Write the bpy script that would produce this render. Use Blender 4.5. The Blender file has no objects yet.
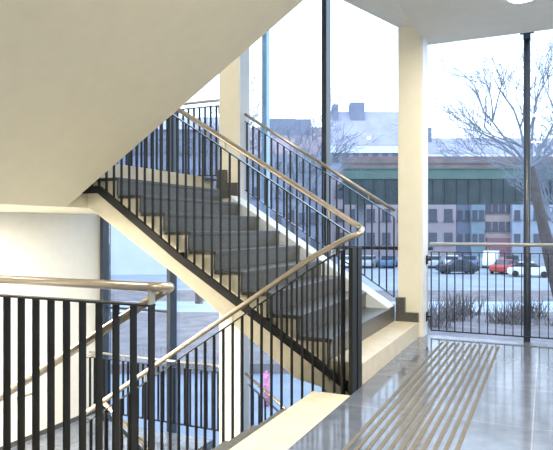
import bpy, bmesh, math, random
from mathutils import Vector, Matrix
random.seed(7)
S = bpy.context.scene
C = S.collection
PSI = 0.4278

# ---------------- camera, world, lamps, exposure ----------------
cd = bpy.data.cameras.new('camera'); cam = bpy.data.objects.new('camera', cd); C.objects.link(cam)
cam.location = (0, 0, 1.18); cam.rotation_euler = (math.pi/2, 0, PSI)
cd.sensor_width = 36; cd.lens = 38.44; cd.shift_y = 0.0065; cd.clip_end = 600; cd.clip_start = .05
S.camera = cam
S.view_settings.view_transform = 'Standard'; S.view_settings.look = 'None'
S.view_settings.gamma = 1; S.view_settings.use_curve_mapping = False
S.view_settings.exposure = 0.5
w = bpy.data.worlds.new('sky'); S.world = w; w.use_nodes = True
nt = w.node_tree; nt.nodes.clear()
o = nt.nodes.new('ShaderNodeOutputWorld'); bg = nt.nodes.new('ShaderNodeBackground')
tc = nt.nodes.new('ShaderNodeTexCoord'); sp = nt.nodes.new('ShaderNodeSeparateXYZ'); rp = nt.nodes.new('ShaderNodeValToRGB')
nt.links.new(tc.outputs['Generated'], sp.inputs[0]); nt.links.new(sp.outputs[2], rp.inputs[0])
rp.color_ramp.elements[0].position = 0.0; rp.color_ramp.elements[0].color = (.76, .86, 1, 1)
rp.color_ramp.elements[1].position = .5; rp.color_ramp.elements[1].color = (.62, .78, 1.0, 1)
nt.links.new(rp.outputs[0], bg.inputs[0]); bg.inputs[1].default_value = 2.35
nt.links.new(bg.outputs[0], o.inputs[0])

# ---------------- materials ----------------
def mat(name, col, rough=.6, metal=0, noise=None, nscale=8, bump=0, spec=.5):
    m = bpy.data.materials.new(name); m.use_nodes = True; n = m.node_tree; b = n.nodes['Principled BSDF']
    b.inputs['Base Color'].default_value = (*col, 1); b.inputs['Roughness'].default_value = rough
    b.inputs['Metallic'].default_value = metal; b.inputs['Specular IOR Level'].default_value = spec
    t = n.nodes.new('ShaderNodeTexCoord'); x = n.nodes.new('ShaderNodeTexNoise')
    x.inputs['Scale'].default_value = nscale; x.inputs['Detail'].default_value = 6
    n.links.new(t.outputs['Object'], x.inputs['Vector'])
    k = noise if noise is not None else .05
    r = n.nodes.new('ShaderNodeValToRGB'); e = r.color_ramp.elements
    e[0].position = .3; e[0].color = (*[c*(1-k) for c in col], 1)
    e[1].position = .7; e[1].color = (*[min(1, c*(1+k)) for c in col], 1)
    n.links.new(x.outputs['Fac'], r.inputs[0]); n.links.new(r.outputs[0], b.inputs['Base Color'])
    if bump:
        bp = n.nodes.new('ShaderNodeBump'); bp.inputs['Strength'].default_value = bump; bp.inputs['Distance'].default_value = .01
        n.links.new(x.outputs['Fac'], bp.inputs['Height']); n.links.new(bp.outputs[0], b.inputs['Normal'])
    return m
M = {}
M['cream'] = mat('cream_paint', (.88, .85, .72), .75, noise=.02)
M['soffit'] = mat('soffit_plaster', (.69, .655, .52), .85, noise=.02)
M['white'] = mat('white_plaster', (.92, .91, .87), .8, noise=.02)
M['ceil'] = mat('ceiling_plaster', (.88, .86, .79), .85, noise=.02)
M['palekerb'] = mat('pale_kerb', (.74, .82, .90), .35, noise=.02)
M['whitepaint'] = mat('white_paint', (.85, .87, .90), .5, noise=.02)
M['concrete'] = mat('cream_concrete', (.64, .60, .48), .8, noise=.05, nscale=14)
M['granite'] = mat('dark_stone', (.085, .087, .085), .33, noise=.25, nscale=30)
M['lime'] = mat('limestone', (.66, .60, .48), .4, noise=.08, nscale=7)
M['black'] = mat('black_steel', (.008, .009, .010), .55, noise=.1, spec=.3)
M['topbar'] = mat('satin_steel_bar', (.05, .055, .06), .25, .6, noise=.1)
M['rail'] = mat('handrail_steel', (.52, .45, .37), .28, .85, noise=.08, nscale=20)
M['railcool'] = mat('handrail_cool', (.70, .70, .68), .3, .8)
M['bracket'] = mat('bracket_steel', (.5, .47, .38), .35, .7)
M['mull'] = mat('dark_mullion_paint', (.03, .045, .07), .35, noise=.1)
M['strip'] = mat('ribbed_strip', (.16, .15, .135), .8, noise=.12, nscale=20, spec=.15)
def emit(name, col, s):
    m = bpy.data.materials.new(name); m.use_nodes = True; b = m.node_tree.nodes['Principled BSDF']
    b.inputs['Base Color'].default_value = (*col, 1); b.inputs['Emission Color'].default_value = (*col, 1); b.inputs['Emission Strength'].default_value = s
    return m
M['lamp'] = emit('lamp_lens', (1, .95, .82), 6)
def glassmat():
    m = bpy.data.materials.new('window_glass'); m.use_nodes = True; n = m.node_tree; n.nodes.clear()
    out = n.nodes.new('ShaderNodeOutputMaterial'); mx = n.nodes.new('ShaderNodeMixShader')
    tr = n.nodes.new('ShaderNodeBsdfTransparent'); gl = n.nodes.new('ShaderNodeBsdfGlossy'); fr = n.nodes.new('ShaderNodeFresnel')
    tr.inputs[0].default_value = (.93, .965, .985, 1); gl.inputs['Roughness'].default_value = .01; fr.inputs[0].default_value = 1.3
    n.links.new(fr.outputs[0], mx.inputs[0]); n.links.new(tr.outputs[0], mx.inputs[1]); n.links.new(gl.outputs[0], mx.inputs[2]); n.links.new(mx.outputs[0], out.inputs[0])
    return m
M['glass'] = glassmat()
def floormat():
    m = mat('stone_floor_tiles', (.13, .15, .20), .13, noise=.18, nscale=9); n = m.node_tree; b = n.nodes['Principled BSDF']
    t = n.nodes.new('ShaderNodeTexCoord'); mp = n.nodes.new('ShaderNodeMapping'); br = n.nodes.new('ShaderNodeTexBrick')
    mp.inputs['Location'].default_value = (.2, .07, 0); mp.inputs['Rotation'].default_value = (0, 0, math.pi/2)
    n.links.new(t.outputs['Object'], mp.inputs[0]); n.links.new(mp.outputs[0], br.inputs['Vector'])
    br.offset = 0; br.inputs['Scale'].default_value = 1; br.inputs['Brick Width'].default_value = .9; br.inputs['Row Height'].default_value = .6
    br.inputs['Mortar Size'].default_value = .004; br.inputs['Mortar Smooth'].default_value = .2
    br.inputs['Color1'].default_value = (.9, .9, .9, 1); br.inputs['Color2'].default_value = (1.1, 1.1, 1.1, 1); br.inputs['Mortar'].default_value = (1.9, 1.7, 1.5, 1)
    src = b.inputs['Base Color'].links[0].from_socket
    mu = n.nodes.new('ShaderNodeMix'); mu.data_type = 'RGBA'; mu.blend_type = 'MULTIPLY'; mu.inputs['Factor'].default_value = 1
    n.links.new(src, mu.inputs[6]); n.links.new(br.outputs['Color'], mu.inputs[7]); n.links.new(mu.outputs[2], b.inputs['Base Color'])
    n2 = n.nodes.new('ShaderNodeTexNoise'); n2.inputs['Scale'].default_value = 3; n.links.new(t.outputs['Object'], n2.inputs['Vector'])
    mr = n.nodes.new('ShaderNodeMapRange'); mr.inputs['To Min'].default_value = .06; mr.inputs['To Max'].default_value = .16
    n.links.new(n2.outputs['Fac'], mr.inputs[0]); n.links.new(mr.outputs[0], b.inputs['Roughness'])
    return m
M['floor'] = floormat()

# ---------------- mesh helpers ----------------
def box(bm, x0, x1, y0, y1, z0, z1):
    v = [bm.verts.new(p) for p in ((x0,y0,z0),(x1,y0,z0),(x1,y1,z0),(x0,y1,z0),(x0,y0,z1),(x1,y0,z1),(x1,y1,z1),(x0,y1,z1))]
    for f in ((3,2,1,0),(4,5,6,7),(0,1,5,4),(1,2,6,5),(2,3,7,6),(3,0,4,7)): bm.faces.new([v[i] for i in f])
def prism(bm, pts, a0, a1, axis='Y'):
    """extrude a closed outline; axis Y: pts are (x,z); axis X: pts are (y,z); axis Z: pts are (x,y)"""
    def q(p, a): return {'Y': (p[0], a, p[1]), 'X': (a, p[0], p[1]), 'Z': (p[0], p[1], a)}[axis]
    A = [bm.verts.new(q(p, a0)) for p in pts]; B = [bm.verts.new(q(p, a1)) for p in pts]
    n = len(pts)
    bm.faces.new(A); bm.faces.new(B[::-1])
    for i in range(n): bm.faces.new([A[i], B[i], B[(i+1) % n], A[(i+1) % n]])
def tube(bm, pts, r, n=10, cap=True, r1=None):
    pts = [Vector(p) for p in pts]; rings = []
    up = None
    for i, p in enumerate(pts):
        d = (pts[min(i+1, len(pts)-1)] - pts[max(i-1, 0)]).normalized()
        if up is None:
            up = Vector((0, 0, 1)) if abs(d.z) < .9 else Vector((1, 0, 0))
        s = d.cross(up).normalized(); up = s.cross(d).normalized()
        rr = r if r1 is None else r + (r1-r)*i/(len(pts)-1)
        rings.append([bm.verts.new(p + (s*math.cos(2*math.pi*k/n) + up*math.sin(2*math.pi*k/n))*rr) for k in range(n)])
    for a, b in zip(rings, rings[1:]):
        for k in range(n): bm.faces.new([a[k], a[(k+1) % n], b[(k+1) % n], b[k]])
    if cap: bm.faces.new(rings[0][::-1]); bm.faces.new(rings[-1])
def smooth_path(pts, rad=.05, n=6):
    pts = [Vector(p) for p in pts]; out = [pts[0]]
    for a, b, c in zip(pts, pts[1:], pts[2:]):
        r = min(rad, (a-b).length*.45, (c-b).length*.45)
        p, q = b + (a-b).normalized()*r, b + (c-b).normalized()*r
        for i in range(n+1):
            t = i/n; out.append(p*(1-t)**2 + b*2*t*(1-t) + q*t*t)
    out.append(pts[-1]); return out
def obj(name, bm, m, parent=None, smooth=False, bev=0):
    bmesh.ops.recalc_face_normals(bm, faces=bm.faces[:])
    me = bpy.data.meshes.new(name); bm.to_mesh(me); bm.free(); me.materials.append(M[m] if isinstance(m, str) else m)
    if smooth:
        for p in me.polygons: p.use_smooth = True
    ob = bpy.data.objects.new(name, me); C.objects.link(ob)
    if parent: ob.parent = parent; ob.matrix_parent_inverse = Matrix.Translation(parent.location).inverted() if parent.type == 'EMPTY' and parent.parent is None and not parent.get('_rot') else Matrix()
    if bev:
        md = ob.modifiers.new('bevel', 'BEVEL'); md.width = bev; md.segments = 2; md.limit_method = 'ANGLE'
    return ob
def pbox(name, m, parent, *d, bev=0):
    bm = bmesh.new(); box(bm, *d); return obj(name, bm, m, parent, bev=bev)
def struct(name, m, *d, bm=None):
    if bm is None: bm = bmesh.new(); box(bm, *d)
    o = obj(name, bm, m); o['kind'] = 'structure'; return o
def thing(name, label, cat, loc=(0,0,0), group=None):
    o = bpy.data.objects.new(name, None); C.objects.link(o); o.location = loc; o.empty_display_size = .2
    o['label'] = label; o['category'] = cat
    if group: o['group'] = group
    return o
def tag(o, label, cat, group=None, kind=None):
    o['label'] = label; o['category'] = cat
    if group: o['group'] = group
    if kind: o['kind'] = kind
    return o

# ---------------- the setting ----------------
R, T = .165, .257
X3, X1 = -1.255, -1.54
ZL = 11*R; ZLOW = -1.57; NEARW = 2.15; WL = -6.12; GY = 7.1
# our floor, cut out by the stairwell
bm = bmesh.new()
prism(bm, [(X3, -4.5), (5.0, -4.5), (5.0, 6.66), (X3, 6.66)], -.32, 0, 'Z')
struct('floor', 'floor', bm=bm)
struct('floor_corridor', 'floor', WL, X3, -4.5, 2.04, -.32, 0)
struct('floor_lower', 'floor', WL, 5.0, -4.5, 6.9, -3.95, -3.63)
struct('ceiling', 'ceil', X3, 5.0, -4.5, 6.87, 3.28, 3.63)
struct('ceiling_corridor', 'ceil', WL, X3, -4.5, 2.04, 3.31, 3.63)
struct('ceiling_upper', 'ceil', WL, -1.2, -4.5, 7.05, 7.2, 7.4)  # unseen stairwell top, put in to stop sky light leaking down
struct('wall_left', 'white', WL-.2, WL, -4.7, 7.04, -3.95, 7.4)
struct('wall_back', 'white', WL, 5.2, -4.7, -4.5, -3.95, 7.4)
struct('wall_right', 'white', 5.0, 5.2, -4.5, 7.04, -3.95, 3.63)
struct('wall_gap_closure', 'white', -1.2, -1.0, -4.5, 6.87, 3.63, 7.4)  # unseen gap closure, added so no sky light leaks in above
struct('wall_near_stair', 'white', WL, X1-.25, 1.96, 2.04, -3.63, -.32)
struct('baseboard_left', 'granite', WL, WL+.015, 2.1, 6.9, ZLOW, ZLOW+.06)
# glazed front
wf = struct('window_1', 'mull', WL, 5.0, GY+.02, GY+.1, -3.95, -3.85)
def mullion(x, w=.06, z0=-3.85, z1=7.2):
    pbox('mullion', 'mull', wf, x-w/2, x+w/2, GY-.12, GY+.05, z0, z1, bev=.004)
mx = [-6.07, -4.868, -2.53]
for x in mx: mullion(x, .062)
# the round post in front of the right-hand panes, with its head bracket
bm = bmesh.new(); tube(bm, [(-.188, 7.05, -3.63), (-.188, 7.05, 3.42)], .036, 14)
pr = obj('post', bm, 'mull', wf, smooth=True)
bm = bmesh.new(); box(bm, -.26, -.115, 6.98, 7.1, 3.33, 3.37); box(bm, -.225, -.15, 6.99, 7.1, 3.25, 3.33); obj('bracket', bm, 'mull', wf, bev=.006)
bm = bmesh.new(); tube(bm, [(2.17, 7.05, -3.63), (2.17, 7.05, 3.42)], .036, 14); obj('post', bm, 'mull', wf, smooth=True)
mx_all = [-6.06] + [-4.888, -2.53, -.188, 2.17, 5.0]
for a, b in zip(mx_all, mx_all[1:]):
    bm = bmesh.new(); box(bm, a+.03, b-.03, GY, GY+.012, -3.85, 7.15)
    obj('pane', bm, 'glass', wf)
pbox('transom', 'mull', wf, -2.50, -1.2, GY-.06, GY+.03, .925, .965)
pbox('transom', 'mull', wf, -6.06, -4.92, GY-.04, GY+.03, -.03, .0)
pbox('head_rail', 'mull', wf, WL, 5.0, GY-.02, GY+.06, 7.15, 7.2)
# landings
LY0, LY1 = 2.1, 6.66
bm = bmesh.new(); prism(bm, [(-3.93, ZL-.03), (-3.93, 1.375), (WL, 1.385), (WL, ZL-.03)], LY0, LY1, 'Y')
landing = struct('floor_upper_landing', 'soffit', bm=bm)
struct('floor_upper_landing_stone', 'floor', WL, X3-10*T-.005, LY0, LY1, ZL-.03, ZL)
struct('floor_lower_landing', 'floor', WL, -3.95, LY0, LY1, ZLOW-.25, ZLOW)

# columns
def column(x0, x1, y0, y1, z0, z1, label):
    t = thing('column', label, 'column', ((x0+x1)/2, (y0+y1)/2, z0))
    bm = bmesh.new(); box(bm, x0, x1-.02, y0, y1, z0, z1); obj('shaft', bm, 'cream', t, bev=.004)
    bm = bmesh.new(); box(bm, x1-.02, x1, y0+.002, y1, z0, z1); obj('lit_side', bm, 'whitepaint', t)  # side face whitened to stand in for window light on the cream shaft
    return t
c2 = column(-1.487, -1.215, 6.5, 6.80, -3.63, 3.40, 'cream square column at the foot of the stairs beside the wide window')
c1 = column(-3.764, -3.463, 6.5, 6.76, -3.63, 4.76, 'cream square column at the upper landing, passing behind the stair flight')

# ---------------- staircases ----------------
def flight_parts(t, x0, n, z0, y0, y1, dirn=-1, r=R, tt=T, light=(), body=None, bodymat='concrete'):
    """risers at x0 + dirn*k*tt; step k has its tread at z0+(k+1)*r"""
    for k in range(n):
        xa = x0 + dirn*k*tt; xb = x0 + dirn*(k+1)*tt
        z = z0 + (k+1)*r
        m = 'lime' if k in light else 'granite'
        if k in light and k == 0:
            pbox('step_block', m, t, min(xa, xb), max(xa, xb), y0, y1, z0, z, bev=.004); continue
        if k < n-1:
            a, b = sorted((xa - dirn*.012, xb + dirn*.0))
            pbox('tread', m, t, a, b, y0-.004, y1, z-.03, z, bev=.003)
        a, b = sorted((xa - dirn*.002, xa + dirn*.012))
        pbox('riser', m, t, a, b, y0-.002, y1, z-r+.0005, z-.0305 if k < n-1 else z, bev=.001)
UY0, UY1 = 4.32, 6.2
up = thing('staircase', 'dark stone staircase with a limestone first step, climbing left behind the black railing', 'staircase', (X3, UY0, 0))
flight_parts(up, X3, 11, 0, UY0, UY1, light=(0, 10))
# concrete body: sawtooth top under the stone, sloping soffit
saw = []
for k in range(1, 10):
    xa = X3 - k*T - .02; xb = X3 - (k+1)*T - .0005
    z = (k+1)*R - .031
    saw += [(xa, z - R if k > 1 else -.0), (xa, z)]
    saw += [(xb-.02 if k < 9 else xb-.0, z)]
pts = [(X3 - T - .001, 0.0)] + saw[1:]
xe = -3.928
pts = [(X3-T-.0145, .0)]
for k in range(1, 10):
    z = (k+1)*R - .031
    pts += [(X3-k*T-.0145, z), (X3-(k+1)*T-.0145 if k < 9 else xe, z)]
pts += [(xe-.0, 1.385), (-3.80, 1.31), (-2.94, .775), (-1.80, -.01), (-1.60, -.05), (-1.50, -.10), (-1.27, -.10), (-1.27, 0)]
bm = bmesh.new(); prism(bm, pts, UY0+.003, UY1, 'Y'); obj('flight_slab', bm, 'concrete', up)
# limestone first step continues to the column, skirtings step up round the column foot
pbox('step_block', 'lime', up, X3-T, X3, UY1, 6.49, 0, R)
bm = bmesh.new()
prism(bm, [(-1.255, R), (-1.255, .265), (-1.40, .265), (-1.40, .425), (-1.50, .425), (-1.50, R)], 6.44, 6.495, 'Y')
obj('skirting', bm, 'granite', up)
bm = bmesh.new(); prism(bm, [(-3.76, 1.915), (-3.64, 1.915), (-3.64, 1.75), (-3.465, 1.75), (-3.465, 1.56), (-3.76, 1.56)], 6.43, 6.495, 'Y'); obj('skirting', bm, 'granite', up)
# pale kerb on the window side of the flight
bm = bmesh.new(); off = .0
prism(bm, [(-1.52, .335), (-1.52, .1), (-1.80, .0), (-3.46, 1.2), (-3.46, R + (3.46-1.255)*R/T + off)], 6.205, 6.50, 'Y'); obj('side_kerb', bm, 'palekerb', up)
pbox('tread', 'granite', up, X3-2*T, X3-T, UY1, 6.44, 2*R-.03, 2*R)
pbox('riser', 'granite', up, X3-T-.02, X3-T, UY1, 6.44, R, 2*R-.03)

# flight down beside us
DY0, DY1 = NEARW, 4.02
dn = thing('staircase', 'flight going down left of our floor, with a flush limestone top step', 'staircase', (X3, DY0, -.16))
pbox('top_step', 'lime', dn, X1, X3-.001, DY0, DY1, -.12, 0.0, bev=.003)
rd = -ZLOW/10; td = .245
for k in range(10):
    xa = X1 - k*td
    pbox('riser', 'granite', dn, xa-.02, xa, DY0, DY1, -(k+1)*rd, -k*rd-(.03 if k else .12), bev=.001)
    if k < 9: pbox('tread', 'granite', dn, xa-td-.0, xa+.0 if k else xa, DY0, DY1, -(k+1)*rd-.03, -(k+1)*rd, bev=.002)
pts = [(X3-.001, -.12), (X3-.001, -.32), (X1, -.40), (X1-9*td, ZLOW-.25), (X1-10*td+.02, ZLOW-.25), (X1-10*td+.02, ZLOW)]
pts = [(X3-.001, -.121), (X3-.001, -.32), (X1, -.42), (-3.95, ZLOW-.25)]
for k in range(9, 0, -1): pts += [(X1-k*td-.021, -k*rd-rd-.0), (X1-k*td-.021, -k*rd-.031)]
pts += [(X1-.021, -rd-.031+.0), (X1-.021, -.121)]
bm = bmesh.new(); prism(bm, pts, DY0+.003, DY1-.003, 'Y'); obj('flight_slab', bm, 'concrete', dn)

# flight overhead (its sloping underside fills the top left)
ov = thing('staircase', 'overhead stair flight, seen as the big sloping cream soffit at top left', 'staircase', (-3.8, NEARW, 1.4))
XO = X3-10*T; 
pts = [(-3.915, 1.385)] + [(-3.83, 1.385+.055), (-.98, 1.48+.65*(3.76-.98)), (X3+.0, 3.31)][:1]
zs = lambda x: 1.48+.65*(x+3.76)
pts = [(XO+.0, 1.43), (X3-.005, zs(X3-.005)), (X3-.005, 3.63), (X3-.26, 3.63)]
for k in range(1, 10): pts += [(X3-.0-k*T-.0, 3.63-k*R+.0), (X3-k*T, 3.63-(k+1)*R)]
pts = [(XO, ZL-.035), (-3.928, ZL-.035), (-3.928, 1.375), (X3-.005, zs(X3-.005)), (X3-.005, 3.63)]
for k in range(1, 11):
    pts += [(X3-k*T+(.0), 3.63-(k-1)*R), (X3-k*T, 3.63-k*R)]
pts = pts[:-1]+[(XO, 3.63-10*R)]
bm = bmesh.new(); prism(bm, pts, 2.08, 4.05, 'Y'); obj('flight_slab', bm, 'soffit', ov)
for k in range(1, 11):
    pbox('tread', 'granite', ov, X3-k*T, X3-(k-1)*T-.006, 2.08, 4.05, 3.632-(k-1)*R, 3.66-(k-1)*R)
# flight overhead and beyond, rising left from the next floor
o2 = thing('staircase', 'upper stair flight rising left from the ceiling edge, seen only from below', 'staircase', (X3, 4.3, 3.3))
bm = bmesh.new()
pts = [(-1.17, 3.297), (-1.17, 3.308), (-1.262, 3.308), (-1.262, 3.63)]
pts = [(-1.262, 3.335), (-1.262, 3.63)]
for k in range(11): pts += [(X3-.01-k*T, 3.63+(k+1)*R), (X3-.01-(k+1)*T, 3.63+(k+1)*R)]
pts += [(X3-11*T, 3.345+.629*(11*T-.01))]
prism(bm, pts, 4.32, 6.87, 'Y')
# notch for the columns is left to the columns themselves
obj('flight_slab', bm, 'ceil', o2)

# lower flight beneath, climbing left to the lower landing
lo = thing('staircase', 'lowest stair flight below the landing, seen between the railing bars', 'staircase', (X3, UY0, -3.63))
rl = (ZLOW+3.63)/12; tl = (3.95+X3)/12
for k in range(12):
    xa = X3-k*tl; z = -3.63+(k+1)*rl
    pbox('riser', 'granite', lo, xa-.02, xa, UY0, UY1, z-rl, z-.03 if k < 11 else z)
    if k < 11: pbox('tread', 'granite', lo, xa-tl, xa+.01, UY0, UY1, z-.03, z)
pts = [(X3-.021, -3.63)]
for k in range(11):
    z = -3.63+(k+1)*rl-.031
    pts += [(X3-k*tl-.021, z), (X3-(k+1)*tl-.021, z)]
pts[-1] = (-3.949, pts[-1][1]); pts += [(-3.949, ZLOW-.25), (X3-.5, -3.63)]
bm = bmesh.new(); prism(bm, pts, UY0+.003, UY1, 'Y'); obj('flight_slab', bm, 'concrete', lo)

# ---------------- railings ----------------
def bar(bm, x, y, z0, z1, w=.008, d=.04): box(bm, x-w/2, x+w/2, y-d/2, y+d/2, z0, z1)
def baluster(t, x, y, z0, z1, w=.008, d=.04):
    bm = bmesh.new(); bar(bm, x, y, z0, z1, w, d); return obj('baluster', bm, 'black', t)
def slopebar(bm, pts, y0, y1, h):
    """flat bar following (x,z) points, height h below them"""
    prism(bm, list(pts) + [(x, z-h) for x, z in reversed(pts)], y0, y1, 'Y')
def interp(pts, x):
    for (a, za), (b, zb) in zip(pts, pts[1:]):
        if min(a, b) <= x <= max(a, b): return za+(zb-za)*(x-a)/(b-a)
    return pts[0][1] if abs(x-pts[0][0]) < abs(x-pts[-1][0]) else pts[-1][1]
def knobs(t, pts, hz, y, xs):
    for x in xs:
        bm = bmesh.new(); tube(bm, [(x, y, interp(pts, x)-.002), (x, y, interp(hz, x)-.012)], .007, 8); obj('bracket', bm, 'bracket', t)

UYr, DYr = 4.25, 4.10
rl1 = thing('stair_railing', 'black stair railing with steel handrail that turns back at the newel between both flights', 'railing', (-1.26, 4.2, 0))
# newel: two flat plates side by side across the gap
pbox('newel', 'black', rl1, -1.285, -1.255, 4.06, 4.165, -.20, 1.045, bev=.003)
pbox('newel', 'black', rl1, -1.285, -1.255, 4.195, 4.30, -.20, 1.045, bev=.003)
pbox('newel_plate', 'black', rl1, -1.285, -1.275, 4.165, 4.195, .90, 1.0)
pbox('newel_plate', 'black', rl1, -1.285, -1.275, 4.165, 4.195, -.18, .02)
pbox('newel_plate', 'black', rl1, -1.345, -1.33, 4.06, 4.13, -.20, 1.02, bev=.002)
UH = [(-3.95, 2.885), (-2.824, 2.175), (-1.977, 1.645), (-1.33, 1.235)]
DH = [(-1.31, 1.11), (-1.588, .962), (-2.165, .576), (-3.70, -.44)]
path = [(x, UYr, z) for x, z in UH] + [(-1.235, UYr, 1.182), (-1.21, DYr, 1.145)] + [(x, DYr, z) for x, z in DH]
path += [(-3.80, DYr, -.50), (-3.80, UYr, -.47), (-3.70, UYr, -.47)]
bm = bmesh.new(); tube(bm, smooth_path(path, .07), .021, 12); obj('handrail', bm, 'rail', rl1, smooth=True)
UT = [(-3.95, 2.845), (-2.947, 2.185), (-1.30, 1.125)]
DT = [(-1.30, 1.045), (-1.416, .985), (-1.60, .875), (-3.75, -.56)]
bm = bmesh.new(); slopebar(bm, UT, UYr-.02, UYr+.02, .010); obj('top_rail', bm, 'topbar', rl1)
bm = bmesh.new(); slopebar(bm, DT, DYr-.02, DYr+.02, .010); obj('top_rail', bm, 'topbar', rl1)
UB = [(-3.95, 1.60), (-3.60, 1.60), (-3.55, 1.49), (-1.255, .02)]
UB = [(-3.93, 1.585), (-3.69, 1.585), (-1.29, .03)]
bm = bmesh.new()
prism(bm, [(-3.93, 1.57), (-3.71, 1.57), (-2.86, .975), (-1.285, -.01), (-1.285, -.08), (-2.88, .915), (-3.73, 1.505), (-3.93, 1.505)], UYr-.02, UYr+.015, 'Y')
obj('bottom_rail', bm, 'black', rl1)
DB = [(-1.30, -.20), (-3.75, -1.75)]
bm = bmesh.new(); prism(bm, [(-1.30, -.14), (-3.75, -1.66), (-3.75, -1.75), (-1.30, -.23)], DYr-.02, DYr+.015, 'Y'); obj('bottom_rail', bm, 'black', rl1)
for k in range(31):
    x = -1.335-.0853*k - .0
    x = -2.274+.0853*11 - .0853*k
    if x > -1.3: continue
    if x < -3.9: break
    zb = interp([(-3.93, 1.53), (-3.72, 1.53), (-2.87, .945), (-1.285, -.045)], x)
    baluster(rl1, x, UYr, zb, interp(UT, x)-.004, .008, .026)
for k in range(29):
    x = -1.405-.0845*k
    if x < -3.74: break
    baluster(rl1, x, DYr, interp([(-1.30, -.19), (-3.75, -1.71)], x), interp(DT, x)-.004, .008, .034)
knobs(rl1, UT, [(x, z) for x, z in UH], UYr, (-1.5, -2.4, -3.3))
knobs(rl1, DT, DH, DYr, (-1.42, -2.25, -3.1))
for x, z in ((-2.87, .945), (-2.05, .43)):   # fixings on the flight side
    pbox('fixing', 'black', rl1, x-.03, x+.03, UYr+.015, UY0+.004, z-.03, z+.03)

# lower level railing under the flight
rl2 = thing('stair_railing', 'lower stair railing with steel handrail descending right beneath the flight', 'railing', (-3.7, 4.25, -1.5))
LH = [(-3.66, -.415), (-3.452, -.556), (-1.35, -1.98)]
bm = bmesh.new(); tube(bm, [(x, 4.25, z) for x, z in LH], .021, 12); obj('handrail', bm, 'rail', rl2, smooth=True)
LT = [(-3.66, -.49), (-1.35, -2.06)]; LB = [(-3.66, -1.56), (-1.35, -3.32)]
bm = bmesh.new(); slopebar(bm, LT, 4.23, 4.27, .01); obj('top_rail', bm, 'topbar', rl2)
bm = bmesh.new(); slopebar(bm, LB, 4.23, 4.27, .07); obj('bottom_rail', bm, 'black', rl2)
for k in range(27):
    x = -3.64+.085*k; baluster(rl2, x, 4.25, interp(LB, x)-.03, interp(LT, x)-.004)
knobs(rl2, LT, LH, 4.25, (-3.3, -2.4))

# guard along the floor edge, nearest us, with the handrail turning back down
g = thing('guard_railing', 'nearest black guard railing with wide flat bars and steel handrail at left', 'railing', (-2, 2.1, 0))
GYr = 2.1
bars = [-1.552-.0964*k for k in range(0, 13)]
bm = bmesh.new(); box(bm, -2.78, -1.545, GYr-.02, GYr+.02, .843, .853); obj('top_rail', bm, 'topbar', g)
bm = bmesh.new(); box(bm, -2.78, -1.545, GYr-.02, GYr+.02, -.10, -.04); obj('bottom_rail', bm, 'black', g)
for x in bars: baluster(g, x, GYr, -.07, .845)
path = [(-2.80, GYr, .928), (-1.49, GYr, .928), (-1.455, 2.25, .928), (-1.58, 2.25, .87), (-2.80, 2.25, .165)]
path = [(-2.80, GYr, .928), (-1.535, GYr, .928), (-1.492, 2.16, .925), (-1.56, 2.22, .905), (-2.85, 2.22, .15)]
bm = bmesh.new(); tube(bm, smooth_path(path, .06, 8), .021, 14); obj('handrail', bm, 'rail', g, smooth=True)
pbox('bracket', 'bracket', g, -1.557, -1.547, GYr-.02, GYr+.02, .853, .915)
pbox('bracket', 'bracket', g, -2.52, -2.51, GYr-.02, GYr+.02, .853, .915)
for x, z in ((-1.95, .63), (-2.35, .40)):
    bm = bmesh.new(); tube(bm, smooth_path([(x, GYr, z-.05), (x, 2.22, z-.05), (x, 2.22, z+.02)], .02, 4), .006, 8); obj('bracket', bm, 'bracket', g, smooth=True)

# guard before the wide window on our floor
def level_guard(t, x0, x1, y, zh, zt, zb, sp, phase, hr=.018, brackets=(), wbar=.008):
    bm = bmesh.new(); tube(bm, [(x0-.01, y, zh), (x1+.0, y, zh)], hr, 12); obj('handrail', bm, 'railcool', t, smooth=True)
    bm = bmesh.new(); box(bm, x0, x1, y-.02, y+.02, zt-.008, zt); obj('top_rail', bm, 'topbar', t)
    bm = bmesh.new(); box(bm, x0, x1, y-.02, y+.02, zb-.01, zb); obj('bottom_rail', bm, 'black', t)
    x = phase
    while x <= x1:
        baluster(t, x, y, zb-.005, zt-.004, w=wbar); x += sp
    for i in range(int((x1-x0)/1.0)):
        bx = x0+.6+i*1.0
        bm = bmesh.new(); tube(bm, [(bx, y, zt-.002), (bx, y, zh-.01)], .006, 8); obj('bracket', bm, 'bracket', t)
    for bx0, bx1, z in brackets:
        bm = bmesh.new(); box(bm, bx0, bx1, y-.01, y+.01, z-.008, z+.008); box(bm, bx0, bx0+.012, y-.035, y+.035, z-.05, z+.05); obj('fixing', bm, 'black', t)
g2 = thing('guard_railing', 'level guard railing of thin bars before the wide window at right', 'railing', (1.0, 6.7, 0))
level_guard(g2, -1.165, 3.0, 6.70, 1.01, .925, .055, .0846, -1.16, brackets=((-1.21, -1.165, .83), (-1.21, -1.165, .20)))
g3 = thing('guard_railing', 'guard railing on the upper half landing, left of the farther column', 'railing', (-5, 6.6, ZL))
level_guard(g3, -6.10, -3.80, 6.60, 2.83, 2.764, 1.87, .0846, -6.06, brackets=((-3.812, -3.78, 2.70),))
g4 = thing('guard_railing', 'guard railing on the lower half landing, seen behind the near guard bars', 'railing', (-5, 6.6, ZLOW))
level_guard(g4, -5.95, -3.80, 6.60, -.59, -.66, -1.41, .0846, -5.95, brackets=((-3.812, -3.78, -.8),))
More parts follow.
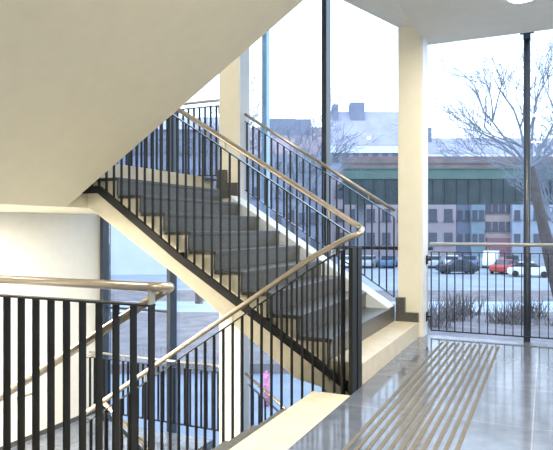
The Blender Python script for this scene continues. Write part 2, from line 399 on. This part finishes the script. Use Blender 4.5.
# window-side stair railings
def slope_guard(t, H, TT, BB, y, n, xa, sp, br=()):
    bm = bmesh.new(); tube(bm, [(x, y, z) for x, z in H], .019, 12); obj('handrail', bm, 'rail', t, smooth=True)
    bm = bmesh.new(); slopebar(bm, TT, y-.02, y+.02, .010); obj('top_rail', bm, 'topbar', t)
    bm = bmesh.new(); slopebar(bm, BB, y-.02, y+.02, .010); obj('bottom_rail', bm, 'topbar', t)
    for k in range(n):
        x = xa-sp*k
        baluster(t, x, y, interp(BB, x)-.006, interp(TT, x)-.004)
    knobs(t, TT, H, y, (TT[0][0]+.3, (TT[0][0]+TT[1][0])/2, TT[1][0]-.3))
    for z in br:
        bm = bmesh.new(); box(bm, TT[0][0]-.02, TT[0][0], y-.01, y+.01, z-.02, z+.02); obj('fixing', bm, 'black', t)
g5 = thing('stair_railing', 'window side stair railing running down between the two cream columns', 'railing', (-2.5, 6.6, .5))
slope_guard(g5, [(-3.445, 2.62), (-1.549, 1.382)], [(-3.44, 2.535), (-1.55, 1.315)], [(-3.44, 1.67), (-1.55, .415)], 6.6, 23, -1.555, .0846)
g6 = thing('stair_railing', 'lower window side railing beneath the flight, right of the farther column', 'railing', (-2.5, 6.6, -2))
slope_guard(g6, [(-3.44, -.64), (-1.55, -1.93)], [(-3.40, -.77), (-1.55, -2.04)], [(-3.40, -1.62), (-1.55, -2.9)], 6.6, 22, -1.555, .0846)

# ---------------- floor inlay ----------------
tp = thing('tactile_paving', 'raised ribs of the tactile strip inlaid in the grey stone floor', 'tactile paving', (-.7, 4, 0))
for k in range(11):
    x = -.43-.0545*k
    pbox('rib', 'strip', tp, x-.0115, x+.0115, 1.2, 6.3, 0, .003)

# ---------------- ceiling lamps, most of them unseen and added to brighten the interior ----------------
def downlight(x, y, z, label, power, r=.17, group=None):
    t = thing('ceiling_light', label, 'ceiling light', (x, y, z), group)
    bm = bmesh.new(); bmesh.ops.create_cone(bm, cap_ends=True, segments=32, radius1=r, radius2=r, depth=.025, matrix=Matrix.Translation((x, y, z-.0125))); obj('rim', bm, 'whitepaint', t, smooth=False)
    bm = bmesh.new(); bmesh.ops.create_cone(bm, cap_ends=True, segments=32, radius1=r*.8, radius2=r*.85, depth=.02, matrix=Matrix.Translation((x, y, z-.034))); obj('lens', bm, 'lamp', t)
    L = bpy.data.lights.new('bulb', 'AREA'); L.shape = 'DISK'; L.size = r*1.6; L.energy = power; L.color = (1, .90, .72)
    lo_ = bpy.data.objects.new('bulb', L); C.objects.link(lo_); lo_.location = (0, 0, -.06); lo_.parent = t
    return t
downlight(-.188, 5.70, 3.28, 'round ceiling light cut by the top edge of the photo at right', 34, r=.15)
for i, (x, y) in enumerate(((-.2, 2.6), (2.3, 5.74), (2.3, 2.6), (-.2, -1.0), (2.3, -1.0))):  # extra lights out of view, put in to brighten the hall
    downlight(x, y, 3.28, 'added round ceiling light over the hall, outside the view', 62, group='added ceiling lights outside the view')
downlight(-5.0, 3.4, 1.38, 'added unseen light under the upper half landing, brightening the left wall', 330)  # unseen light put in to whiten the left wall below
downlight(-3.6, 1.0, 3.31, 'added unseen light in the ceiling of the side corridor', 60)  # unseen, added as more interior light on the corridor side
downlight(-5.0, 4.5, 7.2, 'added unseen light high over the upper half landing', 150)  # unseen, added as more interior light above the landing

# ---------------- outdoors: laid out in the street's own frame ----------------
ex = Vector((math.cos(PSI), math.sin(PSI), 0)); ey = Vector((-math.sin(PSI), math.cos(PSI), 0))
def W(a, b, z=0): return ex*a + ey*b + Vector((0, 0, z))
ROT = Matrix.Rotation(PSI, 4, 'Z'); GZ = -3.63
def oobj(name, bm, m, parent=None):
    bmesh.ops.transform(bm, matrix=ROT, verts=bm.verts[:])
    return obj(name, bm, m, parent)
def obox(name, m, parent, *d):
    bm = bmesh.new(); box(bm, *d); return oobj(name, bm, m, parent)
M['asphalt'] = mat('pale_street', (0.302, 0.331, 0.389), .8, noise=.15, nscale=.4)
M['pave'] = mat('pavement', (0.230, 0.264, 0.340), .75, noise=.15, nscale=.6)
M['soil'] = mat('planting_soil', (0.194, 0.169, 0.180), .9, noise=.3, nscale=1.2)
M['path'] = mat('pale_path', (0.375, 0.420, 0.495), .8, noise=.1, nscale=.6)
M['bark'] = mat('bark', (0.080, 0.068, 0.068), .9, noise=.3, nscale=4)
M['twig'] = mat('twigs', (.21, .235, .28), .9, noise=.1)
M['shrub'] = mat('shrub', (0.140, 0.119, 0.119), .9, noise=.4, nscale=3)
def ground(name, m, a0, a1, b0, b1, z):
    o = obox(name, m, None, a0, a1, b0, b1, z-.4, z); o['kind'] = 'structure'; return o
ground('ground', 'asphalt', -160, 160, 46.0, 200, GZ)
ground('ground_bed', 'soil', -160, 160, 39, 46.0, GZ)
ground('ground_path', 'path', -160, 160, 34, 39, GZ)
ground('ground_lawn', 'soil', -160, 160, 21, 34, GZ)
ground('ground_pavement', 'pave', -160, 160, 3, 21, GZ-.35)
# shrubs
def shrub(a, b, w, h, seed, label):
    rnd = random.Random(seed); bm = bmesh.new()
    for i in range(130):
        p = W(a+rnd.gauss(0, w*.3), b+rnd.gauss(0, w*.2), GZ)
        d = Vector((rnd.gauss(0, .35), rnd.gauss(0, .35), 1)).normalized()
        L = h*rnd.uniform(.5, 1)
        q = p + d*L*.5 + Vector((rnd.gauss(0, .08), rnd.gauss(0, .08), 0))
        tube(bm, [p, q, p+d*L], .025, 3, cap=False, r1=.008)
    tag(obj('shrub', bm, 'shrub'), label, 'shrub', 'bare shrubs beside the car park')
for i in range(8):
    shrub(7.2+i*1.55, 29+(i*37 % 5), 1.9, 1.0+.2*(i % 3), i, 'bare brown shrub on the bed between the window and the parked cars')

# trees
def tree(a, b, h, r, label, seed, lean=(0, 0), limbs=None, levels=4, spread=.62, nb=(3, 5), z0=GZ, twr=.010, trunk_frac=.35, fork=None):
    rnd = random.Random(seed)
    base = W(a, b, z0)
    t = thing('bare_tree', label, 'tree', tuple(base))
    bt = bmesh.new(); bb = bmesh.new()
    top = fork if fork is not None else base + Vector((lean[0], lean[1], h*trunk_frac))
    mid = (base+top)/2 + ex*rnd.uniform(-.1, .1)*h*.1
    tube(bt, smooth_path([base, mid, top], h*.1, 4), r, 10, r1=r*.6)
    def grow(p, d, L, rr, lv):
        n = 3; pts = [p]; dd = d.copy()
        for i in range(n):
            dd = (dd + Vector((rnd.gauss(0, .16), rnd.gauss(0, .16), rnd.gauss(.05, .10)))).normalized()
            pts.append(pts[-1] + dd*L/n)
        tube(bb, pts, rr, 5 if lv > 2 else 3, cap=False, r1=max(rr*.45, twr*.6))
        if lv == 0: return
        for i in range(rnd.randint(*nb)):
            k = rnd.choice((1, 2, 3, 3)); q = pts[k]
            axis = Vector((rnd.gauss(0, 1), rnd.gauss(0, 1), rnd.gauss(0, .6))).normalized()
            nd = (dd + axis*spread).normalized()
            grow(q, nd, L*rnd.uniform(.55, .8), max(rr*.55, twr), lv-1)
    if limbs:
        for (dv, L, rr) in limbs: grow(top, (ex*dv[0]+ey*dv[1]+Vector((0, 0, dv[2]))).normalized(), L, rr, levels)
    else:
        for i in range(5):
            an = i*2*math.pi/5+rnd.uniform(-.3, .3)
            grow(top, Vector((math.cos(an)*.75, math.sin(an)*.75, 1)).normalized(), h*.26, r*.42, levels)
    obj('trunk', bt, 'bark', t, smooth=True); obj('branches', bb, 'twig', t)
# big tree right: fork just behind the round post
tree(15.25, 31, 11, .42, 'large bare tree at the right edge, its trunk beyond the round window post', 3, fork=W(13.3, 31, 4.4),
     limbs=[((-.55, 0, 1), 3.1, .10), ((-.9, .2, .85), 3.2, .08), ((-.15, .1, 1), 3.2, .10), ((.25, -.1, 1), 3.0, .10), ((.7, .2, .9), 2.8, .10), ((-1.1, -.1, .25), 2.2, .05), ((1, 0, .5), 2.4, .08)],
     levels=4, nb=(3, 5), twr=.0095)
tree(1.2, 45, 15.5, .28, 'bare tree beyond the glass between the farther column and the dark mullion', 11, levels=4, twr=.017, nb=(3, 4), trunk_frac=.4)
tree(-5.0, 38, 15.5, .26, 'bare tree beyond the upper half landing, left of the farther column', 5, levels=4, twr=.015, nb=(3, 4), trunk_frac=.35)
tree(21.5, 45, 13.5, .3, 'dense bluish tree at the far right edge, half out of the photo', 23, levels=4, twr=.02, nb=(4, 4), trunk_frac=.35)

# viaduct
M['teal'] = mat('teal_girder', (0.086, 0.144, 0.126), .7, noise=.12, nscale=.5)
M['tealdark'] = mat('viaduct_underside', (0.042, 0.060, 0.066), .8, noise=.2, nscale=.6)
M['rust'] = mat('rusty_parapet', (0.225, 0.158, 0.165), .85, noise=.2, nscale=.8)
M['pier'] = mat('viaduct_pier', (0.210, 0.224, 0.252), .8)
v = thing('viaduct', 'green steel railway viaduct crossing behind the car park', 'bridge', tuple(W(20, 76, GZ)))
obox('girder', 'teal', v, 8.6, 60, 75.0, 75.4, 7.5, 8.75)
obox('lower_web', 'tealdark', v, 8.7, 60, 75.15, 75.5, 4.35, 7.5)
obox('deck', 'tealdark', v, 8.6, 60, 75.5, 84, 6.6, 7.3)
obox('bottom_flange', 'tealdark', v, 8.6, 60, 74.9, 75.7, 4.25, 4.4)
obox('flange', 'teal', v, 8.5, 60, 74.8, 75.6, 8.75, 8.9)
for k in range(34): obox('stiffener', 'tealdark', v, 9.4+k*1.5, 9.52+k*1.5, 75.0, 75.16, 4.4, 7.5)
obox('parapet', 'rust', v, 8.8, 60, 79.5, 79.8, 7.3, 10.9)
obox('parapet_cap', 'teal', v, 8.8, 60, 79.4, 79.9, 9.9, 10.05)
for a in (10.5, 46): obox('pier', 'pier', v, a, a+1.2, 77, 79, GZ, 6.6)

# buildings; the pale bluish tones carry distance haze in their colour
M['pane'] = mat('far_windows', (0.090, 0.096, 0.132), .3)
M['pinkw'] = mat('pink_render', (0.403, 0.338, 0.360), .85, noise=.08, nscale=.5)
M['bluew'] = mat('bluegrey_render', (0.198, 0.217, 0.291), .85, noise=.1, nscale=.5)
M['tealw'] = mat('teal_render', (0.231, 0.313, 0.367), .85, noise=.1, nscale=.5)
M['peachw'] = mat('peach_render', (0.432, 0.338, 0.317), .85, noise=.12, nscale=.5)
M['redw'] = mat('red_shopfront', (0.294, 0.140, 0.182), .8, noise=.1)
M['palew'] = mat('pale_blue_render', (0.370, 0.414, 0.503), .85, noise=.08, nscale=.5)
M['greyw'] = mat('hazed_grey_render', (0.259, 0.274, 0.346), .85, noise=.15, nscale=.3)
M['palebase'] = mat('pale_ground_floor', (0.540, 0.567, 0.630), .7, noise=.06, nscale=.4)  # pale tone for the lower front of the blue-grey block
M['roof'] = mat('hazed_slate_roof', (0.357, 0.340, 0.425), .85, noise=.12, nscale=.4)
M['redroof'] = mat('hazed_tile_roof', (0.352, 0.272, 0.304), .85, noise=.15, nscale=.4)
M['cornice'] = mat('cornice', (.72, .72, .76), .8)
def building(a0, a1, b, depth, zt, wallm, label, roofm=None, rh=0, rows=3, cols=4, ww=1.1, wh=1.7, zb0=-2.2, chimneys=(), cornice=None, shop=None, wm='pane', shoph=3.2):
    t = thing('building', label, 'building', tuple(W((a0+a1)/2, b, GZ)))
    obox('wall', wallm, t, a0, a1, b, b+depth, GZ, zt)
    if roofm:
        bm = bmesh.new(); prism(bm, [(b-.6, zt), (b+depth*.5, zt+rh), (b+depth+.6, zt)], a0-.3, a1+.3, 'X'); oobj('roof', bm, roofm, t)
    if cornice: obox('cornice', 'cornice', t, a0-.3, a1+.3, b-.5, b, zt-cornice, zt)
    if shop: obox('shopfront', shop, t, a0+.2, a1-.2, b-.3, b, GZ, GZ+shoph)
    for (ca, cw, ch) in chimneys: obox('chimney', 'bluew', t, ca, ca+cw, b+depth*.35, b+depth*.6, zt+rh*.55, zt+rh+ch)
    me = None
    for i in range(rows):
        for j in range(cols):
            x = a0+(j+.5)*(a1-a0)/cols; z = zb0+(i+.5)*(zt-zb0)/rows
            bm = bmesh.new(); box(bm, x-ww/2, x+ww/2, b-.12, b-.003, z-wh/2, z+wh/2); box(bm, x-ww/2-.15, x+ww/2+.15, b-.25, b-.003, z-wh/2-.2, z-wh/2-.003)
            oobj('window', bm, wm, t)
    return t
px = lambda x, b: (x-276.5)/590.5*b
building(px(331, 120), px(420, 120), 120, 14, 18.0, 'greyw', 'wide hazy block with slate roof, dormer and box chimney, left of the near column', 'roof', 8.3, 4, 9, 1.1, 1.6, 0, chimneys=((px(352, 120)+.3, 3.0, 1.6), (px(335, 120), 1.2, 1.2)), cornice=1.5)
building(px(236, 130), px(327, 130), 130, 14, 16.5, 'greyw', 'far block with reddish tiled roof and chimneys left of the dark mullion', 'redroof', 8.2, 4, 8, 1.1, 1.6, 0, chimneys=((px(268, 130), 6.2, 1.6), (px(296, 130), 3.6, 1.5)), cornice=1.2)
building(px(424, 125), px(600, 125), 125, 14, 17.0, 'palew', 'long pale blue block beyond the viaduct at right', 'roof', 4.4, 4, 12, 1.2, 1.6, 0, chimneys=((px(426, 125), 2.5, 2.0),), cornice=1.2)
building(px(332, 100), px(456, 100), 100, 10, 9.5, 'pinkw', 'pink rendered house with two rows of dark windows under the viaduct', None, 0, 3, 8, 1.4, 2.0, -2.5)
building(px(456.3, 101), px(471, 101), 101, 10, 9.5, 'bluew', 'narrow blue-grey house under the viaduct', None, 0, 3, 2, .8, 1.6, -2.5)
building(px(471.3, 100), px(485, 100), 100, 10, 9.5, 'tealw', 'narrow pale teal house under the viaduct', None, 0, 3, 2, .8, 1.6, -2.5)
building(px(485.3, 101), px(512, 101), 101, 10, 9.5, 'peachw', 'peach house with a dull red shopfront under the viaduct', None, 0, 3, 4, .9, 1.6, 0, shop='redw')
building(px(512.3, 100), px(590, 100), 100, 10, 9.5, 'palew', 'pale blue house under the viaduct at the right edge', None, 0, 3, 8, 1.0, 1.6, -2.5)
building(px(100, 62), px(225, 62), 62, 12, 11.5, 'bluew', 'dark blue-grey block beyond the upper landing railing', 'roof', 2.5, 3, 9, .9, 1.5, 1.8, shop='palebase', shoph=5.3)
building(px(226, 90), px(331, 90), 90, 10, 12.5, 'greyw', 'grey block beyond the window side stair railing', None, 0, 4, 9, .9, 1.6, -3)

# cars
M['tyre'] = mat('tyre', (.02, .02, .02), .8); M['carglass'] = mat('car_glass', (.05, .06, .08), .15)
def carmat(n, c): M[n] = mat(n, c, .3)
for n, c in (('car_white', (.80, .82, .86)), ('car_dark', (.03, .035, .05)), ('car_blue', (.10, .17, .30)), ('car_red', (.45, .05, .05)), ('car_silver', (.45, .48, .52))): carmat(n, c)
def car(a, b, rot, m, label, van=False):
    pos = W(a, b, GZ); t = thing('car', label, 'car', tuple(pos)); t['_rot'] = 1
    t.rotation_euler = (0, 0, PSI+rot)
    L = 2.1; h = 2.1 if van else 1.45
    prof = [(-L, .35), (-L, .8), (-1.9, .95), (-1.05, 1.0), (1.4, 1.0), (L-.05, .85), (L, .35), (1.75, .25), (-1.75, .25)]
    if van: prof = [(-L, .35), (-L, .9), (-1.6, 1.15), (-1.05, 1.95), (-.8, 2.05), (L, 2.05), (L, .35), (1.75, .25), (-1.75, .25)]
    bm = bmesh.new(); prism(bm, prof, -.86, .86, 'Y'); obj('body', bm, m, t, bev=.06)
    if not van:
        bm = bmesh.new(); prism(bm, [(-1.0, .98), (-.35, 1.42), (1.0, 1.45), (1.75, .98)], -.72, .72, 'Y'); obj('windows', bm, 'carglass', t, bev=.03)
        bm = bmesh.new(); prism(bm, [(-.38, 1.41), (-.3, 1.47), (.98, 1.49), (1.08, 1.43)], -.74, .74, 'Y'); obj('roof', bm, m, t)
    else:
        bm = bmesh.new(); prism(bm, [(-1.52, 1.2), (-1.08, 1.88), (-.5, 1.88), (-.5, 1.2)], -.88, .88, 'Y'); obj('windows', bm, 'carglass', t)
    for sx in (-1.3, 1.3):
        for sy in (-.8, .8):
            bm = bmesh.new(); bmesh.ops.create_cone(bm, cap_ends=True, segments=18, radius1=.32, radius2=.32, depth=.2, matrix=Matrix.Translation((sx, sy, .32)) @ Matrix.Rotation(math.pi/2, 4, 'X')); obj('wheel', bm, 'tyre', t)
    for sy in (-.6, .6): bm = bmesh.new(); box(bm, L-.01, L+.02, sy-.15, sy+.15, .65, .8); obj('tail_light', bm, 'car_red', t)
far = [(434, 1.2, 'car_silver', 'silver car parked furthest left in the back row', 0), (452, 1.3, 'car_white', 'white car in the back row beside the silver car', 0),
       (470, 1.2, 'car_blue', 'blue car in the back row, left of the white van', 0), (491, 1.15, 'car_white', 'white van in the back row of parked cars', 1), (512, 1.3, 'car_dark', 'dark car in the back row, right of the white van', 0)]
for p, rt, m, lb, vn in far: car(px(p, 73), 73, rt, m, lb, vn)
car(px(457, 63), 63, 0.05, 'car_dark', 'low dark car parked side-on in the front row')
car(px(509, 62), 63.5, .9, 'car_red', 'red car in the front row next to a white one')
car(px(530, 59), 59, 2.7, 'car_white', 'white car in the front row behind the round window post')
for i, p in enumerate((350, 368, 388)): car(px(p, 73), 73, 1.2, ('car_white', 'car_silver', 'car_blue')[i], ('white', 'silver', 'blue')[i]+' car seen between the stairs and the near column')

# things just outside the glass
M['palesteel'] = mat('pale_blue_steel', (.42, .60, .78), .4, noise=.05)
pbox('outer_fin', 'palesteel', wf, -3.51, -3.44, GY+.12, GY+.22, .95, 7.15)
pbox('fin_arm', 'palesteel', wf, -3.50, -3.45, GY+.02, GY+.12, 6.9, 6.95)
pbox('fin_arm', 'palesteel', wf, -3.50, -3.45, GY+.02, GY+.12, 1.0, 1.05)
M['pinkmark'] = mat('pink_paint', (.65, .22, .36), .7, noise=.5, nscale=14)
b0 = W(px(266.5, 17.2), 17.2, GZ-.35)
t = thing('bollard', 'small pink bollard on the pavement outside, seen under the stairs', 'bollard', tuple(b0))
bm = bmesh.new(); tube(bm, [b0, b0+Vector((0, 0, .95))], .09, 12); obj('post', bm, 'pinkmark', t, smooth=True)
bm = bmesh.new(); tube(bm, [b0+Vector((0, 0, .95)), b0+Vector((0, 0, 1.02))], .06, 12, r1=.03); obj('cap', bm, 'pinkmark', t, smooth=True)
for o in bpy.data.objects:
    if '_rot' in o: del o['_rot']
